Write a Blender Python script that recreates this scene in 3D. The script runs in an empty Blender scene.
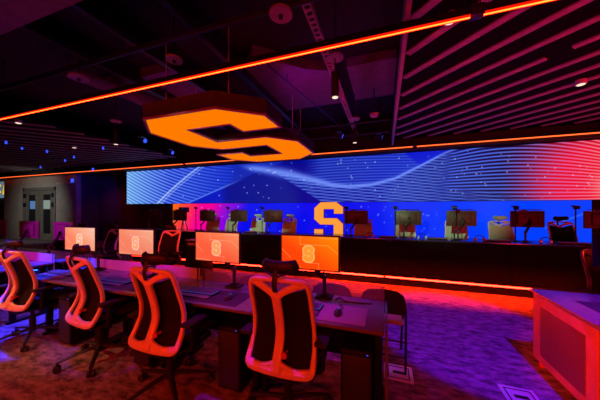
import bpy, bmesh, math, random
import numpy as np
from mathutils import Vector, Matrix
random.seed(7); RNG = np.random.RandomState(5)
R = math.radians
C = bpy.context.scene.collection
sc = bpy.context.scene

# ------------------------------------------------------------------ camera, world, exposure
# world axes: x runs right along the video wall, y runs towards it, z up; camera over the origin
EYE = 1.55; YAW = R(19.06); FPX = 246.0
cam = bpy.data.cameras.new('camera'); camo = bpy.data.objects.new('camera', cam); C.objects.link(camo)
cam.sensor_width = 36; cam.lens = 36 * FPX / 600; cam.shift_y = 9 / 600
cam.clip_start = 0.05; cam.clip_end = 100
camo.location = (0, 0, EYE); camo.rotation_euler = (R(90), 0, YAW)
sc.camera = camo
w = bpy.data.worlds.new('dim_room'); sc.world = w; w.use_nodes = True
w.node_tree.nodes['Background'].inputs[0].default_value = (0.10, 0.008, 0.03, 1)
w.node_tree.nodes['Background'].inputs[1].default_value = 0.02
sc.view_settings.view_transform = 'Standard'; sc.view_settings.look = 'None'
sc.view_settings.exposure = 0; sc.view_settings.gamma = 1; sc.view_settings.use_curve_mapping = False

def area(name, loc, target, col, watts, size, spread=180, size_y=None):
    l = bpy.data.lights.new(name, 'AREA'); l.color = col; l.energy = watts; l.size = size
    if size_y: l.shape = 'RECTANGLE'; l.size_y = size_y
    l.spread = R(spread)
    o = bpy.data.objects.new(name, l); C.objects.link(o); o.location = loc
    o.rotation_euler = (Vector(target) - Vector(loc)).to_track_quat('-Z', 'Y').to_euler()
    return o
def spot(name, loc, target, col, watts, angle, blend=0.3, rad=0.04):
    l = bpy.data.lights.new(name, 'SPOT'); l.color = col; l.energy = watts
    l.spot_size = R(angle); l.spot_blend = blend; l.shadow_soft_size = rad
    o = bpy.data.objects.new(name, l); C.objects.link(o); o.location = loc
    o.rotation_euler = (Vector(target) - Vector(loc)).to_track_quat('-Z', 'Y').to_euler()
    return o
RED = (1.0, 0.022, 0.002); BLUE = (0.006, 0.03, 1.0)
# red wash from the continuing light rows behind the camera
area('red_wash_rear', (-0.2, -2.4, 2.0), (-1.4, 1.6, 0.85), RED, 34, 1.4, 90, 0.3)
area('red_wash_left', (-3.6, -1.8, 2.0), (-3.2, 1.5, 0.8), (1.0, 0.03, 0.004), 30, 1.0, 90, 0.3)
spot('warm_spot_left', (-5.6, 0.0, 3.1), (-3.9, 1.45, 0.8), (1.0, 0.34, 0.14), 300, 22, 0.8)
spot('warm_spot_floor', (-2.2, 0.2, 3.3), (-2.9, 1.0, 0.0), (1.0, 0.30, 0.24), 60, 44, 0.9)
spot('red_spot_console', (-1.5, -1.5, 1.9), (1.45, 2.7, 0.42), RED, 3200, 11, 0.6)
area('red_fill_bar_stage_floor', (0.9, 1.7, 3.38), (0.9, 5.15, 0.0), RED, 120, 4.6, 15, 0.05)  # added fill, carries the stage LED strip's red across the floor
spot('red_fill_spot_stage_floor', (-1.4, 1.6, 3.35), (-2.2, 5.0, 0.0), RED, 480, 24, 0.6)  # this spot and the next are added, boosting the strip's red farther left
spot('red_fill_spot_stage_floor', (-2.4, 1.5, 3.35), (-4.2, 4.8, 0.0), RED, 900, 28, 0.5)
spot('violet_spot_floor', (1.5, 1.5, 3.35), (1.0, 3.5, 0.0), (0.10, 0.003, 1.0), 1000, 34, 0.25)
spot('magenta_spot_floor', (2.0, 1.2, 3.35), (0.8, 2.9, 0.0), (0.60, 0.004, 0.30), 80, 56, 0.7)
spot('magenta_spot_desk', (-1.2, 1.75, 3.4), (-0.95, 2.2, 0.74), (0.45, 0.003, 0.75), 380, 44, 0.8)
spot('purple_spot_desk', (-2.9, 1.35, 3.4), (-3.0, 2.2, 0.74), (0.32, 0.004, 1.0), 260, 36, 0.7)
spot('pink_spot_divider', (-2.9, 1.3, 3.4), (-2.7, 2.6, 0.84), (1.0, 0.01, 0.40), 300, 28, 0.8)
spot('magenta_spot_rear_desk', (-6.4, -0.1, 3.3), (-5.6, 2.5, 0.8), (0.9, 0.01, 0.9), 420, 30, 0.7)
spot('blue_spot_aisle', (-4.5, 1.6, 3.4), (-4.45, 2.0, 0.0), BLUE, 2600, 34, 0.25)
spot('purple_spot_ceiling', (-1.75, 3.7, 3.06), (-0.5, 4.75, 3.95), (0.62, 0.0, 0.70), 20, 120, 0.8)
spot('magenta_uplight_left', (-3.35, 3.2, 3.06), (-3.3, 3.6, 4.05), (0.8, 0.01, 0.35), 4, 150, 0.8)
area('red_slat_fill_right', (4.8, 1.0, 0.9), (3.6, 4.2, 3.4), (1.0, 0.012, 0.035), 60, 0.8, 110)  # added low fill, reddens the right slats from below
spot('magenta_slat_fill_mid', (0.6, -0.4, 1.0), (1.6, 3.6, 3.4), (1.0, 0.006, 0.10), 260, 44, 0.9)  # added near the camera to redden the slat undersides
spot('pale_stage_spot', (-0.6, 0.2, 2.6), (1.2, 6.7, 1.75), (0.5, 1.0, 0.5), 1100, 25, 0.7)
spot('pale_stage_spot', (-1.8, 0.2, 2.6), (-3.9, 6.7, 1.75), (0.42, 1.0, 0.6), 1100, 26, 0.7)
spot('neutral_door_light', (-15.2, 3.6, 2.6), (-16.1, 7.3, 1.5), (0.90, 0.92, 0.80), 220, 76, 0.9)
spot('blue_wall_fill', (-11.6, 6.9, 2.9), (-13.4, 7.85, 1.9), (0.01, 0.03, 1.0), 40, 100, 0.8)  # added, stands in for the video wall's blue spill on the return wall
spot('red_wall_fill', (-11.6, 6.9, 2.9), (-12.3, 8.3, 0.9), (1.0, 0.01, 0.06), 30, 90, 0.8)  # added to give the dark rear wall its red glow

# ------------------------------------------------------------------ materials
def lin(c):
    return tuple(((v / 255) / 12.92 if v / 255 <= 0.04045 else ((v / 255 + 0.055) / 1.055) ** 2.4) for v in c)
def mat(name, col, rough=0.5, metal=0.0, spec=0.5, var=0.12, scale=30, bump=0.0, coat=0.0):
    m = bpy.data.materials.new(name); m.use_nodes = True; n = m.node_tree.nodes; L = m.node_tree.links
    b = n['Principled BSDF']
    b.inputs['Roughness'].default_value = rough; b.inputs['Metallic'].default_value = metal
    b.inputs['Specular IOR Level'].default_value = spec; b.inputs['Coat Weight'].default_value = coat
    tc = n.new('ShaderNodeTexCoord'); no = n.new('ShaderNodeTexNoise'); no.inputs['Scale'].default_value = scale
    no.inputs['Detail'].default_value = 4
    L.new(tc.outputs['Object'], no.inputs['Vector'])
    cr = n.new('ShaderNodeValToRGB')
    cr.color_ramp.elements[0].position = 0.3; cr.color_ramp.elements[1].position = 0.7
    cr.color_ramp.elements[0].color = (*[c * (1 - var) for c in col], 1)
    cr.color_ramp.elements[1].color = (*[min(1, c * (1 + var)) for c in col], 1)
    L.new(no.outputs['Fac'], cr.inputs['Fac']); L.new(cr.outputs['Color'], b.inputs['Base Color'])
    if bump:
        bp = n.new('ShaderNodeBump'); bp.inputs['Strength'].default_value = bump; bp.inputs['Distance'].default_value = 0.004
        L.new(no.outputs['Fac'], bp.inputs['Height']); L.new(bp.outputs['Normal'], b.inputs['Normal'])
    return m
def emit(name, col, strength):
    m = bpy.data.materials.new(name); m.use_nodes = True; n = m.node_tree.nodes; L = m.node_tree.links
    n.remove(n['Principled BSDF']); e = n.new('ShaderNodeEmission')
    e.inputs[0].default_value = (*col, 1); e.inputs[1].default_value = strength
    L.new(e.outputs[0], n['Material Output'].inputs[0]); return m
def emit_attr(name):
    m = bpy.data.materials.new(name); m.use_nodes = True; n = m.node_tree.nodes; L = m.node_tree.links
    b = n['Principled BSDF']; b.inputs['Base Color'].default_value = (0.01, 0.01, 0.01, 1); b.inputs['Roughness'].default_value = 0.5
    b.inputs['Specular IOR Level'].default_value = 0.1
    a = n.new('ShaderNodeVertexColor'); a.layer_name = 'Col'
    L.new(a.outputs[0], b.inputs['Emission Color']); b.inputs['Emission Strength'].default_value = 1
    return m
M = dict(
    white=mat('white_plastic', (0.66, 0.60, 0.58), 0.36, var=0.04),
    black=mat('black_plastic', (0.009, 0.008, 0.009), 0.5, spec=0.3, var=0.2),
    gloss=mat('gloss_black', (0.03, 0.03, 0.034), 0.14, var=0.1),
    mesh=mat('black_mesh_fabric', (0.006, 0.005, 0.006), 0.85, spec=0.2, var=0.4, scale=300, bump=0.3),
    fabric=mat('dark_fabric', (0.02, 0.018, 0.02), 0.9, spec=0.2, var=0.3, scale=220, bump=0.3),
    pale=mat('pale_fabric', (0.42, 0.47, 0.40), 0.9, spec=0.2, var=0.12, scale=150, bump=0.2),
    metal=mat('dark_metal', (0.07, 0.07, 0.075), 0.38, 0.8, var=0.1),
    steel=mat('brushed_steel', (0.75, 0.74, 0.75), 0.3, 0.45, var=0.08, scale=60),
    desk=mat('desk_laminate', (0.13, 0.11, 0.13), 0.26, var=0.12, scale=14),
    deskleg=mat('desk_panel', (0.006, 0.005, 0.006), 0.5, spec=0.12, var=0.2),
    pad=mat('grey_desk_mat', (0.27, 0.27, 0.24), 0.75, var=0.1, scale=200),
    padblk=mat('black_desk_mat', (0.03, 0.027, 0.03), 0.8, var=0.1, scale=200),
    wall=mat('dark_wall_paint', (0.05, 0.035, 0.05), 0.8, var=0.15, scale=4),
    greywall=mat('grey_wall_paint', (0.30, 0.28, 0.26), 0.7, var=0.12, scale=3),
    soffit=mat('soffit_black', (0.005, 0.004, 0.005), 0.9, spec=0.1), ceil=mat('black_ceiling_paint', (0.018, 0.013, 0.016), 0.85, var=0.25, scale=5),
    cloud=mat('grey_ceiling_cloud', (0.20, 0.16, 0.20), 0.85, var=0.15, scale=8),
    slat=mat('slat_laminate', (0.42, 0.34, 0.36), 0.6, var=0.15, scale=10),
    fascia=mat('black_fascia', (0.006, 0.004, 0.006), 0.7, spec=0.05, var=0.25, scale=20),
    wood=mat('desk_side_board', (0.30, 0.11, 0.08), 0.45, var=0.15, scale=9),
    glassdoor=mat('dark_door_glass', (0.02, 0.02, 0.025), 0.08, var=0.1),
    doorframe=mat('door_frame_metal', (0.20, 0.19, 0.17), 0.45, 0.3, var=0.12, scale=6),
    key=mat('key_caps', (0.09, 0.085, 0.10), 0.4, var=0.1),
    redblack=mat('dark_brown_plastic', (0.035, 0.010, 0.009), 0.5, var=0.15),
    rubber=mat('black_rubber', (0.015, 0.015, 0.015), 0.7),
    cable=mat('cable_black', (0.012, 0.012, 0.012), 0.5),
    redmat=mat('red_plastic', (0.55, 0.03, 0.02), 0.4),
    strip=emit('led_red_core', (1.0, 0.022, 0.0025), 34.0),
    strip_far=emit('led_red_far', (1.0, 0.12, 0.025), 2.0),
    strip_halo=emit('led_red_halo', (1.0, 0.008, 0.001), 1.0),
    strip_floor=emit('led_red_stage', (1.0, 0.0075, 0.003), 60.0),
    orange=emit('orange_light_panel', (1.0, 0.20, 0.0), 1.0),
    orange2=emit('orange_letter', (1.0, 0.34, 0.045), 1.0),
    warm=emit('warm_lamp', (1.0, 0.75, 0.55), 1.2),
    keyblue=emit('key_backlight', (0.14, 0.10, 0.9), 0.6),
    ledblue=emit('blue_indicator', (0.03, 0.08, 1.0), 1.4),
    screen=emit_attr('screen_picture'),
)
# carpet
def carpet():
    m = mat('patterned_carpet', (0.16, 0.13, 0.14), 0.92, spec=0.15)
    n = m.node_tree.nodes; L = m.node_tree.links; b = n['Principled BSDF']
    tc = n.new('ShaderNodeTexCoord'); mp = n.new('ShaderNodeMapping'); mp.inputs['Scale'].default_value = (7, 15, 1)
    mp.inputs['Rotation'].default_value = (0, 0, 0.0)
    L.new(tc.outputs['Object'], mp.inputs['Vector'])
    n1 = n.new('ShaderNodeTexNoise'); n1.inputs['Scale'].default_value = 1.0; n1.inputs['Detail'].default_value = 6; n1.inputs['Roughness'].default_value = 0.7
    L.new(mp.outputs[0], n1.inputs['Vector'])
    n2 = n.new('ShaderNodeTexNoise'); n2.inputs['Scale'].default_value = 160; L.new(tc.outputs['Object'], n2.inputs['Vector'])
    mx = n.new('ShaderNodeMath'); mx.operation = 'MULTIPLY_ADD'; L.new(n2.outputs['Fac'], mx.inputs[0]); mx.inputs[1].default_value = 0.35; L.new(n1.outputs['Fac'], mx.inputs[2])
    cr = n.new('ShaderNodeValToRGB'); cr.color_ramp.elements[0].position = 0.52; cr.color_ramp.elements[1].position = 0.82
    cr.color_ramp.elements[0].color = (0.035, 0.03, 0.033, 1); cr.color_ramp.elements[1].color = (0.30, 0.24, 0.25, 1)
    L.new(mx.outputs[0], cr.inputs['Fac']); L.new(cr.outputs[0], b.inputs['Base Color'])
    bp = n.new('ShaderNodeBump'); bp.inputs['Strength'].default_value = 0.4; bp.inputs['Distance'].default_value = 0.01
    L.new(mx.outputs[0], bp.inputs['Height']); L.new(bp.outputs[0], b.inputs['Normal'])
    return m
M['carpet'] = carpet()
# clear acrylic
def acrylic(nm='clear_acrylic', lo_=0.08, hi_=0.16):
    m = bpy.data.materials.new(nm); m.use_nodes = True; n = m.node_tree.nodes; L = m.node_tree.links
    n.remove(n['Principled BSDF'])
    t = n.new('ShaderNodeBsdfTransparent'); t.inputs[0].default_value = (0.86, 0.86, 0.88, 1)
    g = n.new('ShaderNodeBsdfGlossy'); g.inputs['Roughness'].default_value = 0.08
    d = n.new('ShaderNodeBsdfDiffuse'); d.inputs[0].default_value = (0.8, 0.8, 0.8, 1)
    no = n.new('ShaderNodeTexNoise'); no.inputs['Scale'].default_value = 6
    mr = n.new('ShaderNodeMapRange'); mr.inputs[3].default_value = lo_; mr.inputs[4].default_value = hi_
    L.new(no.outputs['Fac'], mr.inputs[0])
    a = n.new('ShaderNodeMixShader'); L.new(mr.outputs[0], a.inputs[0]); L.new(t.outputs[0], a.inputs[1]); L.new(d.outputs[0], a.inputs[2])
    fr = n.new('ShaderNodeFresnel'); fr.inputs[0].default_value = 1.3
    b2 = n.new('ShaderNodeMixShader'); L.new(fr.outputs[0], b2.inputs[0]); L.new(a.outputs[0], b2.inputs[1]); L.new(g.outputs[0], b2.inputs[2])
    L.new(b2.outputs[0], n['Material Output'].inputs[0]); return m
M['acrylic'] = acrylic(); M['frosted'] = acrylic('frosted_acrylic', .5, .62)

# ------------------------------------------------------------------ mesh helpers
class MB:
    def __init__(s): s.bm = bmesh.new()
    def box(s, lo, hi, bev=0.0, seg=2, rz=0, piv=None):
        b = bmesh.new(); bmesh.ops.create_cube(b, size=1)
        for v in b.verts:
            v.co = Vector([(lo[i] + hi[i]) / 2 + v.co[i] * (hi[i] - lo[i]) for i in range(3)])
        if bev: bmesh.ops.bevel(b, geom=list(b.edges), offset=bev, segments=seg, profile=0.6, affect='EDGES')
        if rz: bmesh.ops.rotate(b, verts=b.verts, cent=piv or Vector([(lo[i] + hi[i]) / 2 for i in range(3)]), matrix=Matrix.Rotation(rz, 3, 'Z'))
        s._add(b); return s
    def _add(s, b):
        me = bpy.data.meshes.new('t'); b.to_mesh(me); b.free(); s.bm.from_mesh(me); bpy.data.meshes.remove(me)
    def cyl(s, p, q, r, r2=None, seg=16):
        p = Vector(p); q = Vector(q); d = q - p; b = bmesh.new()
        bmesh.ops.create_cone(b, cap_ends=True, segments=seg, radius1=r, radius2=r if r2 is None else r2, depth=d.length)
        mtx = Matrix.Translation((p + q) / 2) @ d.to_track_quat('Z', 'Y').to_matrix().to_4x4()
        bmesh.ops.transform(b, matrix=mtx, verts=b.verts); s._add(b); return s
    def sph(s, c, r, sc_=(1, 1, 1), seg=14):
        b = bmesh.new(); bmesh.ops.create_uvsphere(b, u_segments=seg, v_segments=seg // 2 + 2, radius=r)
        for v in b.verts: v.co = Vector([c[i] + v.co[i] * sc_[i] for i in range(3)])
        s._add(b); return s
    def sweep(s, pts, wid, thk, side=None, seg=10, closed=False, n=None, sq=1.0):
        """elliptic section swept along pts; wid(t), thk(t) half sizes; side = direction of thickness"""
        pts = [Vector(p) for p in pts]
        if n: pts = resample(pts, n, closed)
        N = len(pts); rings = []
        for i, p in enumerate(pts):
            a = pts[(i - 1) % N] if closed or i else p; c = pts[(i + 1) % N] if closed or i < N - 1 else p
            t = (c - a).normalized(); sd = Vector(side) if side else Vector((0, 1, 0))
            if abs(t.dot(sd)) > 0.98: sd = Vector((1, 0, 0))
            x = t.cross(sd).normalized(); y = x.cross(t).normalized()
            k = i / max(1, N - 1); wv = wid(k) if callable(wid) else wid; tv = thk(k) if callable(thk) else thk
            def se(q): return math.copysign(abs(q) ** sq, q)
            rings.append([s.bm.verts.new(p + x * se(math.cos(2 * math.pi * (j + .5) / seg)) * wv + y * se(math.sin(2 * math.pi * (j + .5) / seg)) * tv) for j in range(seg)])
        for i in range(N if closed else N - 1):
            r0, r1 = rings[i], rings[(i + 1) % N]
            for j in range(seg): s.bm.faces.new((r0[j], r0[(j + 1) % seg], r1[(j + 1) % seg], r1[j]))
        if not closed:
            s.bm.faces.new(rings[0][::-1]); s.bm.faces.new(rings[-1])
        return s
    def tube(s, pts, r, seg=8, n=None, closed=False): return s.sweep(pts, r, r, seg=seg, n=n, closed=closed, side=(0.13, 0.31, 0.94))
    def poly(s, pts2, fn, h0, h1):
        """extrude a 2D outline; fn(x, y, h) -> 3D"""
        lo = [s.bm.verts.new(fn(x, y, h0)) for x, y in pts2]; hi = [s.bm.verts.new(fn(x, y, h1)) for x, y in pts2]
        s.bm.faces.new(lo[::-1]); s.bm.faces.new(hi)
        for i in range(len(lo)):
            j = (i + 1) % len(lo); s.bm.faces.new((lo[i], lo[j], hi[j], hi[i]))
        return s
    def grid(s, fn, nu, nv, thick=None):
        g = [[s.bm.verts.new(fn(i / (nu - 1), j / (nv - 1))) for j in range(nv)] for i in range(nu)]
        fs = [s.bm.faces.new((g[i][j], g[i + 1][j], g[i + 1][j + 1], g[i][j + 1])) for i in range(nu - 1) for j in range(nv - 1)]
        if thick: bmesh.ops.recalc_face_normals(s.bm, faces=fs); bmesh.ops.solidify(s.bm, geom=fs, thickness=thick)
        return s
    def build(s, name, m, parent=None, smooth=True):
        bmesh.ops.recalc_face_normals(s.bm, faces=s.bm.faces)
        me = bpy.data.meshes.new(name); s.bm.to_mesh(me); s.bm.free(); me.materials.append(m)
        if smooth:
            me.polygons.foreach_set('use_smooth', [True] * len(me.polygons))
            try: me.set_sharp_from_angle(angle=R(38))
            except Exception: pass
        o = bpy.data.objects.new(name, me); C.objects.link(o)
        if parent: o.parent = parent
        return o
def resample(pts, n, closed=False):
    P = list(pts) + ([pts[0]] if closed else []); out = []
    # catmull-rom
    m = len(P) - 1
    for i in range(n):
        t = i / (n if closed else n - 1) * m; k = min(int(t), m - 1); f = t - k
        if closed: p0, p1, p2, p3 = P[(k - 1) % m], P[k], P[k + 1], P[(k + 2) % m]
        else: p0, p1, p2, p3 = P[max(k - 1, 0)], P[k], P[k + 1], P[min(k + 2, m)]
        out.append(0.5 * ((2 * p1) + (-p0 + p2) * f + (2 * p0 - 5 * p1 + 4 * p2 - p3) * f * f + (-p0 + 3 * p1 - 3 * p2 + p3) * f ** 3))
    return out
def tag(o, label=None, cat=None, group=None, kind=None):
    if label: o['label'] = label
    if cat: o['category'] = cat
    if group: o['group'] = group
    if kind: o['kind'] = kind
    return o
def thing(name, loc, label, cat, rz=0, group=None):
    o = bpy.data.objects.new(name, None); C.objects.link(o); o.location = loc; o.rotation_euler = (0, 0, rz)
    o.empty_display_size = 0.1
    return tag(o, label, cat, group)
def struct(o): o['kind'] = 'structure'; return o
def dup(root, loc, rz=0, label=None, group=None, scale=None):
    def cp(o, par):
        c = o.copy(); C.objects.link(c)
        if par: c.parent = par
        for ch in [x for x in kids.get(o.name, [])]: cp(ch, c)
        return c
    kids = {}
    for x in bpy.data.objects:
        if x.parent: kids.setdefault(x.parent.name, []).append(x)
    r = cp(root, None); r.location = loc; r.rotation_euler = (0, 0, rz)
    if label: r['label'] = label
    if group: r['group'] = group
    return r
def px(u, v, z):
    c, s = math.cos(YAW), math.sin(YAW); F = v * c - u * s; Rr = u * c + v * s
    return 300 + FPX * Rr / F, 209 - FPX * (z - EYE) / F

# ------------------------------------------------------------------ room shell
XL, XR, YB, YF = -21.0, 8.0, -4.0, 8.3
struct(MB().box((XL, YB, -0.1), (XR, YF + 1, 0)).build('floor', M['carpet'], smooth=False))
struct(MB().box((XL, YB, 4.05), (XR, YF + 1, 4.15)).build('ceiling', M['ceil'], smooth=False))
struct(MB().box((-13.38, YF, 0), (XR, YF + 0.15, 4.05)).build('wall_front', M['wall'], smooth=False))
struct(MB().box((XR, YB, 0), (XR + 0.15, YF + 0.15, 4.05)).build('wall_right', M['wall'], smooth=False))
struct(MB().box((XL - 0.15, YB, 0), (XL, YF, 4.05)).build('wall_left', M['wall'], smooth=False))
struct(MB().box((XL, YB - 0.15, 0), (XR, YB, 4.05)).build('wall_rear', M['wall'], smooth=False))
# grey wall with the door opening
wl = MB(); Y0, Y1 = 7.3, 7.5
DX0, DX1, DZ = -17.55, -14.85, 2.62
wl.box((-19.35, Y0, 0), (DX0, Y1, 3.15)).box((DX1, Y0, 0), (-13.38, Y1, 3.15)).box((DX0, Y0, DZ), (DX1, Y1, 3.15))
struct(wl.build('wall_door_side', M['greywall'], smooth=False))
struct(MB().box((-13.5, Y1, 0), (-13.38, YF, 4.05)).build('wall_return', M['wall'], smooth=False))
struct(MB().box((XL, 7.6, 0), (-19.35, 7.75, 3.15)).build('wall_behind_sign', M['wall'], smooth=False))
# soffit bulkhead above the video wall
struct(MB().box((XL, 7.25, 3.15), (XR, YF, 4.05)).build('wall_bulkhead', M['ceil'], smooth=False))
# stage
struct(MB().box((-7.2, 5.38, 0), (XR, YF, 0.19)).build('floor_stage', M['fascia'], smooth=False))
struct(MB().box((-7.2, 5.37, 0.0), (XR, 5.38, 0.125)).build('trim_stage_kick', M['fascia'], smooth=False))

# double door
door = MB()
door.box((DX0, Y0 - .03, 0), (DX0 + .12, Y0 + .05, DZ), .01).box((DX1 - .12, Y0 - .03, 0), (DX1, Y0 + .05, DZ), .01).box((DX0, Y0 - .03, DZ - .15), (DX1, Y0 + .05, DZ), .01)
df = struct(door.build('door_1', M['doorframe']))
mid = (DX0 + DX1) / 2
for k, (a, b) in enumerate(((DX0 + .12, mid - .01), (mid + .01, DX1 - .12))):
    lf = MB(); yy = Y0 + .0
    lf.box((a, yy, 0.02), (a + .32, yy + .05, DZ - .16), .006).box((b - .32, yy, 0.02), (b, yy + .05, DZ - .16), .006)
    lf.box((a + .3, yy, DZ - .36), (b - .3, yy + .05, DZ - .16), .006).box((a + .3, yy, .02), (b - .3, yy + .05, .35), .006)
    l = lf.build('door_leaf', M['doorframe'], df)
    g = MB().box((a + .3, yy + .02, .33), (b - .3, yy + .03, DZ - .34)).build('glass_pane', M['glassdoor'], l, smooth=False)
    hb = MB(); xx = a + .06 if k == 0 else b - .06
    hb.box((xx - .1, yy - .05, 1.66), (xx + .06, yy, 1.86), .01).box((xx - .1, yy - .05, DZ - .5), (xx + .06, yy, DZ - .3), .01)
    hb.build('hinge_plate', M['black'], l)
# bright room seen through the door glass, put in as glowing panels at the glass
room = thing('lobby_glow', (0, 0, 0), 'glowing blue and white panels standing in for the bright room beyond the door', 'display')
for (a, b, z0, z1, m_) in ((-17.0, -16.6, 1.55, 1.95, emit('lobby_blue', (0.15, 0.35, 0.8), 0.5)), (-16.6, -16.3, 1.55, 1.95, emit('lobby_grey', (0.3, 0.35, 0.35), 0.5)), (-15.9, -15.35, 1.55, 1.98, emit('lobby_white', (0.42, 0.55, 0.48), 0.5))):
    MB().box((a, Y0 - .0 + .012, z0), (b, Y0 + .018, z1)).build('lobby_glow_panel', m_, room, smooth=False)
# exit device over the door
ex = thing('wall_sensor', (0, 0, 0), 'narrow pale sensor bar with blue light right of the double door', 'sensor')
MB().box((-14.75, Y0 - .06, 2.72), (-13.7, Y0, 2.8), .01).build('housing', M['white'], ex)
MB().box((-13.64, Y0 - .06, 2.78), (-13.53, Y0, 2.94), .01).build('indicator', M['ledblue'], ex)
# door frame at the dark back wall
o = MB(); o.tube([(-13.1, YF - .15, 0.02), (-13.1, YF - .15, 0.93), (-12.0, YF - .15, .93), (-12.0, YF - .15, 0.02)], .045)
tag(o.build('metal_hoop', M['black']), 'black square metal hoop standing against the dark rear wall', 'rail')
# yellow sign at far left
sg = thing('wall_sign', (0, 0, 0), 'pale blue sign with large yellow characters at the far left edge', 'sign')
MB().box((-20.98, 7.45, 2.17), (-19.37, 7.58, 3.06), .01).build('sign_panel', emit('sign_blue', (.13, .20, .27), 0.8), sg)
ye = emit('sign_yellow', (1.0, 0.62, 0.02), 0.9)
MB().poly([(-19.86, 2.35), (-19.72, 2.35), (-19.55, 2.98), (-19.69, 2.98)], lambda x, y, h: (x, h, y), 7.43, 7.45).build('yellow_stroke', ye, sg, smooth=False)
cc = [(-20.05, 2.45), (-20.05, 2.55), (-20.3, 2.5), (-20.42, 2.66), (-20.3, 2.82), (-20.05, 2.78), (-20.05, 2.9), (-20.35, 2.95), (-20.6, 2.66), (-20.35, 2.38)]
MB().poly(cc, lambda x, y, h: (x, h, y), 7.43, 7.45).build('yellow_letter', ye, sg, smooth=False)

# ------------------------------------------------------------------ video walls
def paint(name, x0, x1, z0, z1, y, nx, nz, fn, parent, strength=1):
    X, Z = np.meshgrid(np.linspace(x0, x1, nx), np.linspace(z0, z1, nz), indexing='ij')
    co = np.stack([X.ravel(), np.full(X.size, y), Z.ravel()], 1).astype(np.float32)
    i, j = np.meshgrid(np.arange(nx - 1), np.arange(nz - 1), indexing='ij'); a = (i * nz + j).ravel()
    q = np.stack([a, a + nz, a + nz + 1, a + 1], 1).astype(np.int32)
    me = bpy.data.meshes.new(name); me.vertices.add(len(co)); me.vertices.foreach_set('co', co.ravel())
    me.loops.add(q.size); me.loops.foreach_set('vertex_index', q.ravel())
    me.polygons.add(len(q)); me.polygons.foreach_set('loop_start', np.arange(0, q.size, 4, dtype=np.int32)); me.polygons.foreach_set('loop_total', np.full(len(q), 4, np.int32))
    me.update(calc_edges=True)
    rgb = np.clip(fn(X.ravel(), Z.ravel()), 0, 255) / 255.0
    rgb = np.where(rgb <= 0.04045, rgb / 12.92, ((rgb + 0.055) / 1.055) ** 2.4) * strength
    at = me.color_attributes.new('Col', 'FLOAT_COLOR', 'POINT')
    at.data.foreach_set('color', np.concatenate([rgb, np.ones((len(rgb), 1))], 1).astype(np.float32).ravel())
    me.materials.append(M['screen'])
    o = bpy.data.objects.new(name, me); C.objects.link(o); o.parent = parent
    return o
def mix(a, b, t):
    t = np.clip(t, 0, 1)[:, None]; return a * (1 - t) + b * t
def sm(t): t = np.clip(t, 0, 1); return t * t * (3 - 2 * t)
def col(*c): return np.array(c, float)
def lines(ph, period, width):
    d = np.abs((ph / period) % 1.0 - 0.5) * 2      # 1 at line centre edges
    return np.clip((width - (1 - d)) / width, 0, 1)
def stars(X, Y, out, pts, r=0.6, c=(205, 220, 255)):
    for (sx, sy, k) in pts:
        m = (np.abs(X - sx) < 3) & (np.abs(Y - sy) < 3)
        if m.any():
            g = np.exp(-(((X[m] - sx) ** 2 + (Y[m] - sy) ** 2) / (r * r))) * k
            out[m] = out[m] * (1 - g[:, None]) + col(*c) * g[:, None]
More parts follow.
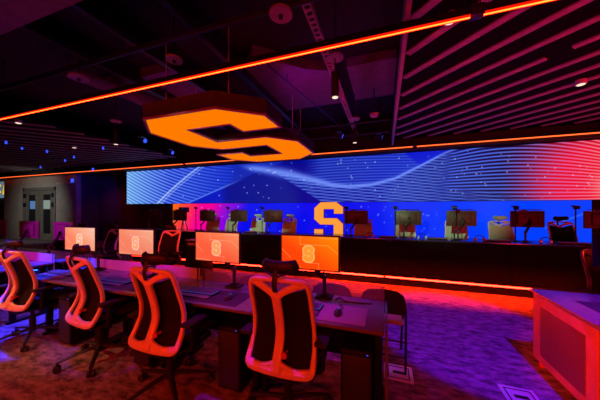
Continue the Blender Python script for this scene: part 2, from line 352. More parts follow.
def upper(xw, zw):
    # picture shown on the LED wall; laid out once across the wall in its own units (0..600 across, 100 units tall)
    X, Y = px(xw, 7.5 + 0 * xw, zw)
    base = np.tile(col(14, 34, 170), (len(X), 1))
    # left luminous field
    left = mix(col(110, 180, 255), col(30, 66, 228), (X - 127) / 42)
    left = mix(left, col(16, 42, 212), (X - 190) / 60)
    ph = (Y - 172) - 0.62 * (X - 127) + 0.0022 * np.clip(X - 127, 0, 200) ** 2 * 1.25
    ln = lines(ph, 3.2, 0.6)[:, None] * np.clip(1.0 - (X - 165) / 70, 0.0, 1)[:, None]
    left = left * (1 - 0.6 * ln) + col(190, 215, 255) * 0.6 * ln
    left = np.where(ln < 0.02, left * 0.82, left)
    b1 = 204 - (X - 186) * 0.455 + 0.0003 * (X - 186) ** 2
    f1 = sm((b1 - Y) / 1.5) * (X < 330)
    dark = mix(col(6, 26, 190), col(3, 10, 140), (X - 220) / 8)
    out = mix(dark, left, f1)
    # edge highlight on b1
    g = np.exp(-((Y - b1) / 0.8) ** 2) * sm((X - 180) / 10) * sm((250 - X) / 30)
    out = mix(out, np.tile(col(110, 150, 255), (len(X), 1)), g * 0.8)
    # arch line
    ax = 157 + (204 - Y) * 0.92 + 0.006 * (204 - Y) ** 2
    g = np.exp(-((X - ax) / 1.3) ** 2) + 0.6 * np.exp(-((X - ax - 4) / 0.9) ** 2)
    out = mix(out, np.tile(col(190, 215, 255), (len(X), 1)), g * 0.8)
    # wave band
    xs = np.array([236, 262, 290, 315, 332, 350, 372, 395, 420, 440, 462]); ys = np.array([165.5, 169.5, 174, 180.5, 185, 186.5, 184.5, 178.5, 166, 155.5, 146])
    bw = np.interp(X, xs, ys); ww = np.interp(X, [236, 280, 310, 340, 380, 440], [2, 5, 4, 2.2, 1.8, 1.3])
    low = np.interp(X, [270, 282, 322, 330], [160, 178, 203, 206])
    inw = (X > 240)
    up_ = sm((X - 300) / 25) * inw * (Y < bw)
    fld = mix(col(16, 36, 165), col(10, 32, 190), (X - 340) / 80)
    l2 = lines(Y + 0.05 * X + 1.2 * np.sin((X - 300) / 33), 2.8, 0.7)[:, None] * 0.75
    fld = fld * (1 - l2) + col(70, 108, 235) * l2
    cor = sm(((X - 396) - (Y - 148) * 1.2) / 6) * (Y < bw)
    fld = mix(fld, np.tile(col(2, 26, 205), (len(X), 1)), cor)
    out = mix(out, fld, up_)
    # mesh below the band
    bel = inw * (Y >= bw) * sm((X - (282 + (Y - 178) * 1.6)) / 3)
    fl2 = mix(col(6, 20, 150), col(3, 6, 80), (X - 400) / 110)
    la = lines(Y - 0.10 * X, 3.0, 0.7)[:, None] * 0.7; lb = lines(Y + 0.16 * X, 3.4, 0.5)[:, None] * 0.5
    fl2 = fl2 * (1 - la) + col(120, 155, 245) * la; fl2 = fl2 * (1 - lb) + col(90, 130, 240) * lb
    out = mix(out, fl2, bel * (X < 640))
    g = np.exp(-((Y - bw) / ww) ** 2) * (X > 238) * sm((X - 236) / 20)
    out = mix(out, np.tile(col(120, 152, 255), (len(X), 1)), g * 0.85)
    # right field : sweeping horizontal lines over dark
    rt = sm((X - 425 - (190 - Y) * 0.25) / 30) * (Y > 0)
    sw = Y - (np.clip(520 - X, 0, 200) ** 2 * 0.0016 + np.clip(X - 525, 0, 200) ** 2 * 0.0011) * np.clip((192 - Y) / 30, -0.6, 1.3)
    bg = mix(col(4, 10, 110), col(20, 0, 26), (X - 440) / 70)
    dr = np.sqrt(((X - 612) / 1.15) ** 2 + ((Y - 186) * 1.25) ** 2)
    bg = mix(np.tile(col(235, 6, 30), (len(X), 1)), bg, sm((dr - 46) / 56))
    bg = mix(np.tile(col(255, 110, 95), (len(X), 1)), bg, sm((dr - 2) / 24))
    lc = mix(col(80, 118, 255), col(235, 105, 170), (X - 500) / 70)
    lc = mix(lc, np.tile(col(255, 150, 150), (len(X), 1)), (X - 570) / 40)
    l3 = (lines(sw, 3.7, 0.7)[:, None]) ** 0.8
    bg = bg * (1 - l3) + lc * l3
    lowm = sm((Y - 184 - (X - 440) * 0.11) / 6)[:, None] * np.clip(1 - (X - 470) / 70, 0, 1)[:, None]
    bg = bg * (1 - lowm * .6) + fl2 * lowm * .6
    out = mix(out, bg, rt)
    r = np.random.RandomState(3)
    pts = [(r.uniform(150, 600), r.uniform(148, 202), r.uniform(.35, .95)) for _ in range(95)]
    pts += [(x_, y_, .95) for x_, y_ in ((199, 174), (218, 180), (273, 173), (275, 172), (304, 180), (341, 160), (341, 163), (351, 176), (352, 178), (375, 162), (375, 190), (455, 159), (467, 168), (482, 167), (508, 161), (507, 172), (528, 165), (555, 168), (580, 166), (573, 175), (592, 177), (588, 183), (545, 177), (550, 193))]
    stars(X, Y, out, pts)
    return out
vw = thing('video_wall', (0, 0, 0), 'long glowing blue and red LED wall with wave pattern below the ceiling', 'video wall')
MB().box((-10.42, 7.505, 1.755), (4.85, 7.62, 3.135), .005).box((-10.2, 7.6, 1.9), (4.7, YF, 2.0)).build('cabinet_frame', M['black'], vw)
paint('screen_panel', -10.4, 4.83, 1.765, 3.125, 7.5, 1700, 150, upper, vw)
def lower(xw, zw):
    X, Y = px(xw, 7.55 + 0 * xw, zw)
    n = len(X); out = np.tile(col(2, 12, 236), (n, 1))
    out = mix(out, np.tile(col(0, 62, 255), (n, 1)), (X - 330) / 160)
    xs = X + (Y - 215) * 0.35
    out = mix(np.tile(col(130, 0, 225), (n, 1)), out, sm((xs - 228) / 22))
    out = mix(np.tile(col(250, 0, 150), (n, 1)), out, sm((xs - 205) / 24))
    out = mix(np.tile(col(255, 60, 60), (n, 1)), out, sm((xs - 182) / 20))
    out = mix(np.tile(col(255, 105, 20), (n, 1)), out, sm((xs - 170) / 14))
    l = np.abs(Y - (228 - (X - 545) * 0.37))
    out = mix(out, np.tile(col(70, 120, 255), (n, 1)), np.exp(-(l / 0.7) ** 2) * (X > 545) * .8)
    r = np.random.RandomState(11)
    pts = [(r.uniform(172, 440), r.uniform(205, 236), r.uniform(.3, .9)) for _ in range(85)] + [(560, 232.5, 1)]
    stars(X, Y, out, pts, .7, (170, 190, 255))
    return out
vl = thing('lower_video_wall', (0, 0, 0), 'plain blue lower screen fading to pink and orange behind the stage desks', 'video wall')
MB().box((-7.94, 7.56, 0.19), (4.52, 7.7, 1.75), .005).build('cabinet_frame', M['black'], vl)
paint('screen_panel', -7.92, 4.5, 0.6, 1.752, 7.55, 900, 70, lower, vl)

# ------------------------------------------------------------------ block letter S
SP = [(.5, 0), (1.7, 0), (2.2, .42), (2.2, .97), (1.5, .97), (1.5, .60), (.76, .60), (.76, 1.30), (1.75, 1.30), (2.2, 1.76), (2.2, 2.80), (1.70, 3.32), (.5, 3.32), (0, 2.86), (0, 2.22), (.72, 2.22), (.72, 2.58), (1.47, 2.58), (1.47, 1.86), (.46, 1.86), (0, 1.42), (0, .5)]
def inset(P, d):
    n = len(P); out = []
    for i in range(n):
        a, b, c = Vector(P[i - 1]), Vector(P[i]), Vector(P[(i + 1) % n])
        e1 = (b - a).normalized(); e2 = (c - b).normalized(); n1 = Vector((-e1.y, e1.x)); n2 = Vector((-e2.y, e2.x))
        k = (n1 + n2).normalized(); out.append(tuple(b + k * d / max(0.3, k.dot(n1))))
    return out
hs = thing('hanging_sign', (-3.7, 2.53, 2.8), 'large hanging orange block letter S sign under the ceiling', 'sign')
# body walls (ring) + back
bd = MB(); bd.poly(SP, lambda x, y, h: (x, y, h), .02, .22); bd.build('sign_body', M['ceil'], hs, smooth=False)
ring = bmesh.new(); o_ = [ring.verts.new((x, y, 0)) for x, y in SP]; i_ = [ring.verts.new((x, y, 0)) for x, y in inset(SP, .035)]
o2 = [ring.verts.new((x, y, .03)) for x, y in SP]; i2 = [ring.verts.new((x, y, .03)) for x, y in inset(SP, .035)]
for k in range(len(SP)):
    j = (k + 1) % len(SP)
    ring.faces.new((o_[k], o_[j], i_[j], i_[k])); ring.faces.new((o2[k], o2[j], o_[j], o_[k])); ring.faces.new((i_[k], i_[j], i2[j], i2[k]))
rb = MB(); rb._add(ring); rb.build('rim', mat('sign_rim', (.35, .05, .12), .4), hs, smooth=False)
MB().poly(inset(SP, .035), lambda x, y, h: (x, y, h), .012, .02).build('light_panel', M['orange'], hs, smooth=False)
for (x, y) in ((.6, .3), (1.7, .3), (.6, 3.0), (1.8, 3.0), (.35, 1.2), (1.9, 2.2)):
    MB().cyl((x, y, .22), (x, y, 1.25), .008).build('suspension_rod', M['steel'], hs)
# standing lit letter behind the counter
ls = thing('lit_letter', (-1.84, 6.5, .64), 'glowing orange block letter S behind the stage counter', 'letter')
kx, kz = .80 / 2.2, 1.10 / 3.32
MB().poly(SP, lambda x, y, h: (x * kx, h, 1.10 - y * kz), .012, .12).build('letter_body', mat('letter_side', (.5, .2, .05), .4), ls, smooth=False)
MB().poly(inset(SP, .03), lambda x, y, h: (x * kx, h, 1.10 - y * kz), 0, .012).build('letter_face', M['orange2'], ls, smooth=False)
tag(MB().box((-1.9, 6.35, .19), (-.98, 6.8, .64), .01).build('display_plinth', M['fascia']), 'black plinth under the glowing orange letter S on stage', 'plinth')

# ------------------------------------------------------------------ ceiling
def led_run(name, x0, x1, y, z, seg, core, label, halfw=.02, halo=True, hang=True, top=4.05, anchors=()):
    t = thing(name, (0, 0, 0), label, 'light')
    MB().box((x0, y - halfw - .020, z + .012), (x1, y + halfw + .020, z + .075)).build('channel', M['black'], t, smooth=False)
    if halo:
        MB().box((x0, y - halfw - .018, z), (x1, y - halfw, z + .012)).box((x0, y + halfw, z), (x1, y + halfw + .018, z + .012)).build('halo_edge', M['strip_halo'], t, smooth=False)  # red glow around the core, put in as dim emissive edges
    n = max(1, int((x1 - x0) / seg))
    for i in range(n):
        a = x0 + (x1 - x0) * i / n; b = x0 + (x1 - x0) * (i + 1) / n
        MB().box((a + .006, y - halfw, z - .004), (b - .006, y + halfw, z + .011)).build('light_segment', core, t, smooth=False)
    for ax in anchors:
        MB().tube([(ax - .03, y, z + .07), (ax - .012, y, z + .35), (ax - .012, y, top)], .006).tube([(ax + .03, y, z + .07), (ax + .012, y, z + .35), (ax + .012, y, top)], .006).box((ax - .05, y - .04, z - .008), (ax + .05, y + .04, z + .08), .005).build('suspension_bracket', M['metal'], t)
    return t
led_run('ceiling_led_strip', -20.0, 3.0, 2.48, 3.2, 5, M['strip'], 'bright orange red LED strip crossing the ceiling nearest the camera', .0065, anchors=(.74,))
led_run('ceiling_led_strip', -20.5, XR - .2, 7.2, 3.21, 3, M['strip_far'], 'thin orange LED strip along the ceiling edge above the video wall', .03, halo=False, anchors=(-7.0, .75))
# stage strip
t = thing('stage_led_strip', (0, 0, 0), 'glowing red LED strip along the foot of the stage', 'light')
MB().box((-7.2, 5.352, .135), (2.6, 5.38, .185)).build('channel', M['black'], t, smooth=False)
for a, b in ((-7.2, -4.05), (-4.03, -1.3), (-1.28, -.02), (0.0, 2.42)):
    MB().box((a + .01, 5.344, .148), (b - .01, 5.352, .172)).build('light_segment', M['strip_floor'], t, smooth=False)

# slat soffits (45 degree slats)
def slat_field(xa, xb, ya, yb, ang, z0, lab, grp, gaps, off=0.0, pitch=.41, wd=.085):
    """slats clipped to rectangle xa..xb, ya..yb; ang +1 leans right with depth"""
    k = 0; c0 = off
    d = Vector((ang, 1)).normalized(); nrm = Vector((1, -ang)).normalized()
    corners = [Vector((x, y)) for x in (xa, xb) for y in (ya, yb)]
    lo = min(c.dot(nrm) for c in corners); hi = max(c.dot(nrm) for c in corners)
    s_ = lo + off
    while s_ < hi:
        # intersect the line p = nrm*s_ + d*t with the rectangle
        t0, t1 = -1e9, 1e9
        for ax, (l_, h_) in enumerate(((xa, xb), (ya, yb))):
            a = (l_ - nrm[ax] * s_) / d[ax]; b = (h_ - nrm[ax] * s_) / d[ax]
            t0 = max(t0, min(a, b)); t1 = min(t1, max(a, b))
        if t1 - t0 > .5:
            cuts = []
            if gaps and k % 2 == 1 and t1 - t0 > 2.4:
                g = t0 + (t1 - t0) * (0.35 + 0.12 * ((k * 7) % 5) / 2); cuts = [(t0, g - .12), (g + .12, t1)]
            else: cuts = [(t0, t1)]
            for (a, b) in cuts:
                p = nrm * s_ + d * a; q = nrm * s_ + d * b; h = nrm * wd / 2
                m = MB(); P = [p - h, p + h, q + h, q - h]
                m.poly([tuple(v) for v in P], lambda x, y, z: (x, y, z), 3.43, 3.45)
                tag(m.build('ceiling_slat', M['slat'], smooth=False), lab, 'ceiling slat', grp)
        s_ += pitch; k += 1
slat_field(.26, 7.9, 1.35, 7.1, -1, 3.3, 'dark diagonal ceiling slat in the right hand slatted ceiling', 'slats of the right hand ceiling', True, .12)
slat_field(-20, -7.2, 2.75, 7.1, 1, 3.3, 'dark diagonal ceiling slat in the far left slatted ceiling', 'slats of the left hand ceiling', False, .1)
struct(MB().box((.2, 1.3, 3.45), (XR, 7.25, 3.5)).build('ceiling_soffit_right', M['soffit'], smooth=False))
struct(MB().box((XL, 2.7, 3.45), (-7.15, 7.25, 3.5)).build('ceiling_soffit_left', M['soffit'], smooth=False))
struct(MB().box((.17, 1.0, 3.28), (.215, 7.25, 3.52)).build('trim_soffit_edge', M['slat'], smooth=False))
struct(MB().box((XL, YB, 3.55), (-1.2, 1.55, 3.65)).build('ceiling_near_panel', M['cloud'], smooth=False))
# grey clouds
def cloud(name, pts, z, lab):
    tag(MB().poly(pts, lambda x, y, h: (x, y, h), z, 4.05).build(name, M['cloud'], smooth=False), lab, 'ceiling panel')
cloud('ceiling_panel', [(-.60, 4.1), (.17, 4.1), (.17, 5.4), (-.60, 5.4)], 3.9, 'purple lit square ceiling panel beside the slatted ceiling edge')
cloud('ceiling_panel', [(-1.9, 3.3), (-1.25, 3.9), (-.85, 4.1), (-.85, 5.4), (-2.2, 5.4), (-2.2, 3.6)], 3.88, 'purple lit ceiling panel with cut corner above the S sign')
cloud('ceiling_panel', [(-5.2, 3.2), (-3.4, 3.2), (-3.4, 4.6), (-5.2, 4.6)], 3.88, 'dim ceiling panel above the left end of the S sign')
# joists, channels, pipes
for x, lab in ((-4.1, 'dark ceiling joist over the left end of the S sign'), (-3.15, 'dark ceiling joist over the middle of the S sign'), (-2.2, 'dark ceiling joist over the right end of the S sign')):
    tag(MB().box((x - .04, 1.0, 3.72), (x + .04, 7.25, 3.84), .004).box((x - .006, 1.0, 3.8), (x + .006, 7.25, 4.05)).build('ceiling_joist', M['metal']), lab, 'joist')
uc = MB(); ux = -.75; y = .8
uc.box((ux - .045, .8, 3.6), (ux - .03, 7.0, 3.66)).box((ux + .03, .8, 3.6), (ux + .045, 7.0, 3.66))
while y < 7: uc.box((ux - .03, y, 3.6), (ux + .03, y + .035, 3.61)); y += .085
for y in (1.0, 3.6, 6.6): uc.cyl((ux, y, 3.6), (ux, y, 4.05), .01)
tag(uc.build('perforated_channel', M['slat'], smooth=False), 'perforated metal channel running towards the video wall on the ceiling', 'channel')
def pipe(name, pts, r, m, lab, cat, ups=()):
    b = MB().tube(pts, r, seg=14)
    for p in ups: b.cyl(p, (p[0], p[1], 4.05), .008)
    return tag(b.build(name, m), lab, cat)
pipe('lighting_rail', [(-12, 2.2, 3.5), (2.0, 2.2, 3.5)], .022, M['metal'], 'dark lighting rail hanging above the near ceiling LED strip', 'rail', [(x, 2.2, 3.5) for x in (-7, -4.2, -1.7, -1)])
pipe('ceiling_conduit', [(-12, 2.27, 3.6), (2.0, 2.27, 3.6)], .014, M['metal'], 'thin conduit running just behind the lighting rail', 'pipe', [(x, 2.27, 3.6) for x in (-6, -3.2, -.5)])
duct = MB().tube([(-4.75, 2.45, 3.75), (-4.72, 2.7, 3.75), (-4.6, 3.4, 3.75), (-4.45, 4.6, 3.75)], .11, seg=20, n=24); duct.cyl((-4.6, 3.3, 3.8), (-4.6, 3.3, 4.05), .01)
tag(duct.build('ventilation_duct', M['cloud']), 'round ventilation duct seen above the near LED strip at left', 'duct')
pipe('ceiling_pipe', [(-2.5, 6.0, 3.6), (.1, 6.0, 3.6)], .02, M['metal'], 'thin pipe crossing the open ceiling before the video wall', 'pipe', [(-2.2, 6, 3.6), (-.1, 6, 3.6)])
pipe('ceiling_pipe', [(-2.6, 6.6, 3.5), (.1, 6.6, 3.5)], .02, M['metal'], 'lower of the thin pipes nearest the video wall', 'pipe', [(-2.3, 6.6, 3.5), (-.1, 6.6, 3.5)])
pipe('ceiling_pipe', [(-1.7, 3.4, 3.75), (-1.05, 6.9, 3.75)], .012, mat('blue_pipe', (.03, .04, .2), .4), 'thin blue pipe slanting across the open ceiling', 'pipe', [(-1.6, 3.95, 3.75)])
# round canopies (speakers) and pendant cans
def canopy(x, y, z, r, lab, drop=0):
    t = thing('ceiling_speaker', (x, y, z), lab, 'speaker')
    MB().cyl((0, 0, 0), (0, 0, .025), r, seg=28).build('round_plate', M['slat'], t)
    MB().cyl((0, 0, .025), (0, 0, 4.05 - z), .012).build('hanger_rod', M['metal'], t)
    MB().cyl((0, 0, -.03), (0, 0, 0), .02, seg=12).build('centre_stub', M['black'], t)
canopy(-.94, 2.16, 3.4, .11, 'round plate speaker on the ceiling at top centre')
canopy(-2.55, 2.45, 3.45, .10, 'round plate speaker hanging at the lighting rail, left of centre')
canopy(-4.15, 2.3, 3.42, .12, 'oval looking plate speaker at the left part of the lighting rail')
def pendant(x, y, lab, z0=2.9, h=.30):
    t = thing('pendant_light', (x, y, z0), lab, 'light')
    MB().cyl((0, 0, 0), (0, 0, h), .045, seg=24).build('can', M['black'], t)
    MB().cyl((0, 0, -.004), (0, 0, .0), .036, seg=24).build('lamp_face', M['warm'], t)
    MB().cyl((0, 0, h), (0, 0, 4.05 - z0), .007).build('stem', M['metal'], t)
    MB().cyl((0, 0, h + .17), (0, 0, h + .19), .10, seg=28).build('canopy_plate', M['slat'], t)
pendant(-.57, 2.95, 'black pendant can light in front of the purple ceiling panel')
pendant(-.58, 5.1, 'farther black pendant can light just above the video wall')
pendant(-5.31, 3.6, 'black pendant can light left of the hanging S sign')
def downlight(x, y, lab, z=3.385):
    t = thing('downlight', (x, y, z), lab, 'light')
    b = MB().cyl((0, 0, 0), (0, 0, 3.45 - z), .062, seg=24); b.build('trim_ring', M['white'], t)
    MB().cyl((0, 0, -.006), (0, 0, 0), .045, seg=24).build('lamp_face', M['warm'], t)
downlight(.60, 2.75, 'recessed downlight in the right slatted ceiling nearest the LED strip')
downlight(2.73, 4.78, 'recessed downlight at the far right of the slatted ceiling')
downlight(-8.8, 4.76, 'recessed downlight in the middle of the left slatted ceiling')
downlight(-7.4, 3.0, 'recessed downlight at the near corner of the left slatted ceiling')
for (x, y) in ((-10.02, 3.82), (-10.48, 4.33), (-14.5, 6.58), (-10.34, 4.85), (-11.61, 5.98), (-10.54, 5.69), (-8.14, 5.14)):
    tag(MB().cyl((x, y, 3.37), (x, y, 3.45), .022, seg=12).build('sprinkler_head', M['ledblue']), 'tiny blue glowing sprinkler head in the left slatted ceiling', 'sprinkler', 'sprinkler heads in the left ceiling')  # blue light on the heads is put in as emission
# smoke detector + cameras near ceiling
t = thing('smoke_detector', (-.20, 5.0, 3.35), 'small round detector hanging right of the farther pendant light', 'detector')
MB().cyl((0, 0, 0), (0, 0, .05), .07, .09, seg=20).build('housing', M['slat'], t); MB().cyl((0, 0, .05), (0, 0, .7), .01).build('stem', M['metal'], t)
for x, y, lab in ((-1.0, 5.6, 'dark stage spotlight under the ceiling left of the farther pendant light'), (-.15, 6.0, 'small dark spotlight under the ceiling near the slatted edge'), (-4.6, 5.2, 'dark spotlight with blue glow behind the left end of the S sign'), (-6.0, 5.6, 'dark spotlight with blue glow right of the left slatted ceiling'), (-5.6, 4.4, 'dark spotlight with blue lens left of the hanging S sign'), (-11.6, 6.85, 'dark spotlight near the left end of the video wall')):
    t = thing('spotlight_fixture', (x, y, 3.25), lab, 'light')
    MB().cyl((-.08, 0, 0), (.08, .03, -.04), .05, .06, seg=18).build('lamp_head', M['black'], t)
    MB().cyl((.08, .03, -.04), (.086, .031, -.042), .052, seg=18).build('lens', M['ledblue'], t)
    MB().box((-.06, -.06, .05), (.06, .06, .07)).cyl((0, 0, .07), (0, 0, .8), .01).box((-.065, -.006, 0), (-.055, .006, .06)).build('yoke', M['metal'], t)

# ------------------------------------------------------------------ gaming chair
def depth(z):   # how far forward the back sits at height z
    return float(np.interp(z, [.42, .50, .62, .74, .88, 1.0, 1.08], [-.225, -.172, -.105, -.103, -.145, -.188, -.21]))
def B3(x, z, dy=0): return (x, depth(z) + dy - 0.0 * x * x * 0 + 0.25 * abs(x) ** 2 * 1.6, z)
RINGH = [(0, 1.075), (.10, 1.072), (.168, 1.068), (.207, 1.042), (.221, .97), (.223, .86), (.227, .76), (.232, .66), (.238, .57), (.240, .51), (.236, .468), (.20, .450), (.10, .448), (0, .448)]
def ring_pts(): return [(x, z) for x, z in RINGH] + [(-x, z) for x, z in RINGH[-2:0:-1]]
def remesh(o, vox, it=4):
    md = o.modifiers.new('r', 'REMESH'); md.mode = 'VOXEL'; md.voxel_size = vox; md.use_smooth_shade = True
    s2 = o.modifiers.new('s', 'SMOOTH'); s2.factor = 0.5; s2.iterations = it
    dg = bpy.context.evaluated_depsgraph_get(); me = bpy.data.meshes.new_from_object(o.evaluated_get(dg))
    old = o.data; o.modifiers.clear(); o.data = me
    if not me.materials: me.materials.append(old.materials[0])
    me.polygons.foreach_set('use_smooth', [True] * len(me.polygons))
def make_chair(name, label, fr='white', back='mesh', seatm='fabric', arms=True):
    t = thing(name, (0, 0, 0), label, 'chair')
    # five star base
    b = MB()
    for k in range(5):
        a = R(90 + 18 + 72 * k); d = Vector((math.cos(a), math.sin(a), 0))
        b.sweep([d * .02 + Vector((0, 0, .135)), d * .17 + Vector((0, 0, .118)), d * .33 + Vector((0, 0, .085))], lambda s: .026 - .010 * s, lambda s: .018 - .006 * s, side=(0, 0, 1), n=8)
        b.cyl(tuple(d * .32 + Vector((0, 0, .055))), tuple(d * .32 + Vector((0, 0, .095))), .010, seg=10)
    b.cyl((0, 0, .10), (0, 0, .165), .036, .028, seg=20); b.build('star_base', M['metal'], t)
    for k in range(5):
        a = R(90 + 18 + 72 * k); d = Vector((math.cos(a), math.sin(a), 0)); c = d * .32; n = Vector((-d.y, d.x, 0))
        m = MB()
        for s_ in (-1, 1): m.cyl(tuple(c + n * s_ * .010 + Vector((0, 0, .03))), tuple(c + n * s_ * .028 + Vector((0, 0, .03))), .030, seg=18)
        m.cyl(tuple(c - n * .012 + Vector((0, 0, .03))), tuple(c + n * .012 + Vector((0, 0, .03))), .008, seg=8).box((c.x - .010, c.y - .010, .03), (c.x + .010, c.y + .010, .064))
        m.build('caster', M['rubber'], t)
    MB().cyl((0, 0, .15), (0, 0, .38), .024, .018, seg=18).cyl((0, 0, .15), (0, 0, .26), .03, seg=18).build('gas_column', M['black'], t)
    MB().box((-.09, -.17, .365), (.09, .11, .415), .015).sweep([(0, -.12, .39), (0, -.17, .40), (0, depth(.47) - .012, .47)], .035, .02, side=(0, -.6, .8), n=8).build('tilt_mechanism', M['black'], t)
    # seat
    def st(u, v):
        x = (u - .5) * 2; y = -.13 + v * .46
        e = max(abs(x) ** 4, abs(v * 2 - 1) ** 6); w_ = .24 * (1 - .08 * (v * 2 - 1) ** 4)
        return (x * w_, y, .475 + .018 * x * x - .03 * max(0, v - .75) * 4 * .6 - .022 * e)
    MB().grid(st, 17, 17, thick=-.055).build('seat', M[seatm], t)
    MB().sweep([(-.22, -.18, .425), (-.235, .0, .41), (-.225, .22, .405), (-.1, .265, .405), (.1, .265, .405), (.225, .22, .405), (.235, 0, .41), (.22, -.18, .425)], .022, .013, side=(0, 0, 1), n=36).box((-.2, -.16, .405), (.2, .22, .425), .008).build('seat_shell', M['metal'], t)
    # back frame
    f = MB(); rp = [Vector(B3(x, z)) for x, z in ring_pts()]
    rr = resample(rp, 88, True)
    def wd(k):
        z = rr[min(87, int(k * 87))].z
        return .015 if z > .62 else .015 + (0.62 - z) / .19 * .009
    f.sweep(rr, wd, lambda k: .019, closed=True, side=(0, 1, 0), seg=12, sq=.5)
    sp = [.452, .52, .66, .80, .97]
    f.sweep([B3(0, z, -.038 if .5 < z < .99 else -.02) for z in sp], lambda k: .034, lambda k: .019, side=(0, 1, 0), n=20, seg=12, sq=.5)
    for s_ in (-1, 1):
        f.sweep([B3(s_ * .006, .945, -.036), B3(s_ * .035, .985, -.03), B3(s_ * .10, 1.02, -.016), B3(s_ * .18, 1.05, 0)], lambda k: .024, lambda k: .015, side=(0, 1, 0), n=14, seg=12, sq=.5)
        f.sweep([B3(0, .515, -.03), B3(s_ * .05, .488, -.02), B3(s_ * .13, .468, -.008), B3(s_ * .215, .472, 0)], lambda k: .026 - .006 * k, lambda k: .017, side=(0, 1, 0), n=12, seg=12, sq=.5)
    fo = f.build('backrest_frame', M[fr], t); remesh(fo, .0055, 3)
    # mesh panel
    def bk(u, v):
        z = .465 + v * .55; x = (u - .5) * 2 * float(np.interp(z, [.44, .56, .78, 1.0, 1.08], [.215, .232, .215, .20, .16]))
        if z > .9: z = z - (z - .9) * .55 * (1 - abs(u - .5) * 2) ** 1.0
        p = B3(x, z); return (p[0], p[1] + .016, p[2])
    MB().grid(bk, 15, 17, thick=.006).build('backrest_panel', M[back], t)
    # knob
    ky = depth(.56) - .05
    kn = MB().cyl((.045, ky + .05, .56), (.045, ky, .56), .012).build('lumbar_knob', M['redmat'], t)
    MB().sweep([(.045 + .018 * math.cos(a), ky, .56 + .018 * math.sin(a)) for a in [2 * math.pi * i / 16 for i in range(16)]], .005, .005, closed=True, seg=8).build('knob_ring', M['redmat'], kn)
    # headrest
    h = MB().sweep([(-.125, -.140, 1.172), (-.09, -.172, 1.158), (0, -.190, 1.152), (.09, -.172, 1.158), (.125, -.140, 1.172)], lambda k: .046 - .012 * abs(2 * k - 1) ** 3, lambda k: .024 - .010 * abs(2 * k - 1) ** 3, side=(0, 1, 0), n=24, seg=18).build('headrest', M['black' if back == 'mesh' else 'pale'], t)
    MB().sweep([(0, -.23, 1.0), (0, -.245, 1.06), (0, -.22, 1.14)], .018, .009, side=(0, 1, 0), n=8).sweep([(-.09, -.19, 1.125), (0, -.23, 1.10), (.09, -.19, 1.125)], .007, .010, side=(0, 1, 0), n=14).build('headrest_bracket', M['black'], h)
    if arms:
        for s_ in (-1, 1):
            a = MB().sweep([(s_ * .20, -.05, .40), (s_ * .275, -.05, .42), (s_ * .285, -.05, .50), (s_ * .285, -.045, .63)], .026, .013, side=(1, 0, 0), n=16).build('armrest', M['black'], t)
            MB().box((s_ * .285 - .045, -.14, .625), (s_ * .285 + .045, .09, .655), .012).build('arm_pad', M['fabric'], a)
    return t
ch = make_chair('gaming_chair', 'white framed black mesh gaming chair in front of the brightest orange monitor')
ch.location = (-.69, 1.72, 0); ch.rotation_euler = (0, 0, R(0))
dup(ch, (-1.75, 1.64, 0), R(0), 'white framed gaming chair in front of the second monitor from the right')
dup(ch, (-2.80, 1.74, 0), R(-8), 'white framed gaming chair second from the left in the front row')
dup(ch, (-3.97, 1.73, 0), R(2), 'white framed gaming chair cut off by the left edge of the photo')
# far side of the rear left desks, facing the camera
dup(ch, (-5.85, 3.75, 0), R(172), 'gaming chair with pink lit edge just right of the leftmost orange monitor')
dup(ch, (-6.9, 3.75, 0), R(185), 'gaming chair behind the right hand pale monitor back at the rear left desk')
dup(ch, (-7.75, 3.8, 0), R(178), 'gaming chair right of the left pale monitor back near the double door')
dup(ch, (-4.35, 3.95, 0), R(186), 'dark gaming chair facing the camera right of the second monitor from the left')
cr_ = dup(ch, (2.40, 3.62, 0), R(192), 'red edged gaming chair behind the wooden console at right')
for c_ in bpy.data.objects:
    if c_.parent == cr_ and c_.name.startswith('backrest_frame'): c_.data = c_.data.copy(); c_.data.materials[0] = M['metal']

# ------------------------------------------------------------------ desks
def make_desk():
    t = thing('gaming_desk', (0, 0, 0), 'x', 'desk')
    MB().box((.004, 0, .715), (.996, .60, .74), .004).build('desktop', M['desk'], t)
    for x in (.045, .955):
        l = MB().box((x - .022, .15, .03), (x + .022, .21, .715), .004).box((x - .022, .46, .03), (x + .022, .52, .715), .004).box((x - .024, .12, .0), (x + .024, .57, .035), .006)
        l.build('leg', M['deskleg'], t)
    MB().box((.03, .55, .22), (.97, .565, .70), .003).build('modesty_panel', M['deskleg'], t)
    MB().box((.067, .2, .665), (.933, .4, .714), .006).build('cable_tray', M['deskleg'], t)
    return t
dk = make_desk(); dk.location = (-1.0, 1.70, 0); dk['label'] = 'purple lit gaming desk at the right end of the front row'
for x, y, rz, lab in ((-2.0, 1.70, 0, 'gaming desk with black mat second from the right in the front row'), (-3.0, 1.70, 0, 'gaming desk under the monitor third from the right, front row'), (-4.0, 1.70, 0, 'gaming desk at the left end of the long front row'),
                      (-5.73, 1.70, 0, 'gaming desk beyond the aisle at the left edge of the photo'),
                      (-5.06 + .33, 2.98, 180, 'rear left desk nearest the aisle, facing away from the camera'), (-5.73, 2.98, 180, 'rear left desk under the right hand pale monitor back'), (-6.73, 2.98, 180, 'rear left desk nearest the double door')):
    dup(dk, (x, y, 0), R(rz), lab)
ul = thing('added_under_desk_light', (0, 0, 0), 'added blue light bar under the desk beyond the aisle at left', 'light')  # unseen bar, added to colour the floor below blue
MB().box((-5.6, 2.13, .655), (-4.85, 2.18, .7145)).build('added_light_housing', M['black'], ul)
MB().box((-5.58, 2.135, .648), (-4.87, 2.175, .655)).build('added_light_strip', emit('added_blue_bar', (0.01, 0.05, 1.0), 55.0), ul, smooth=False)
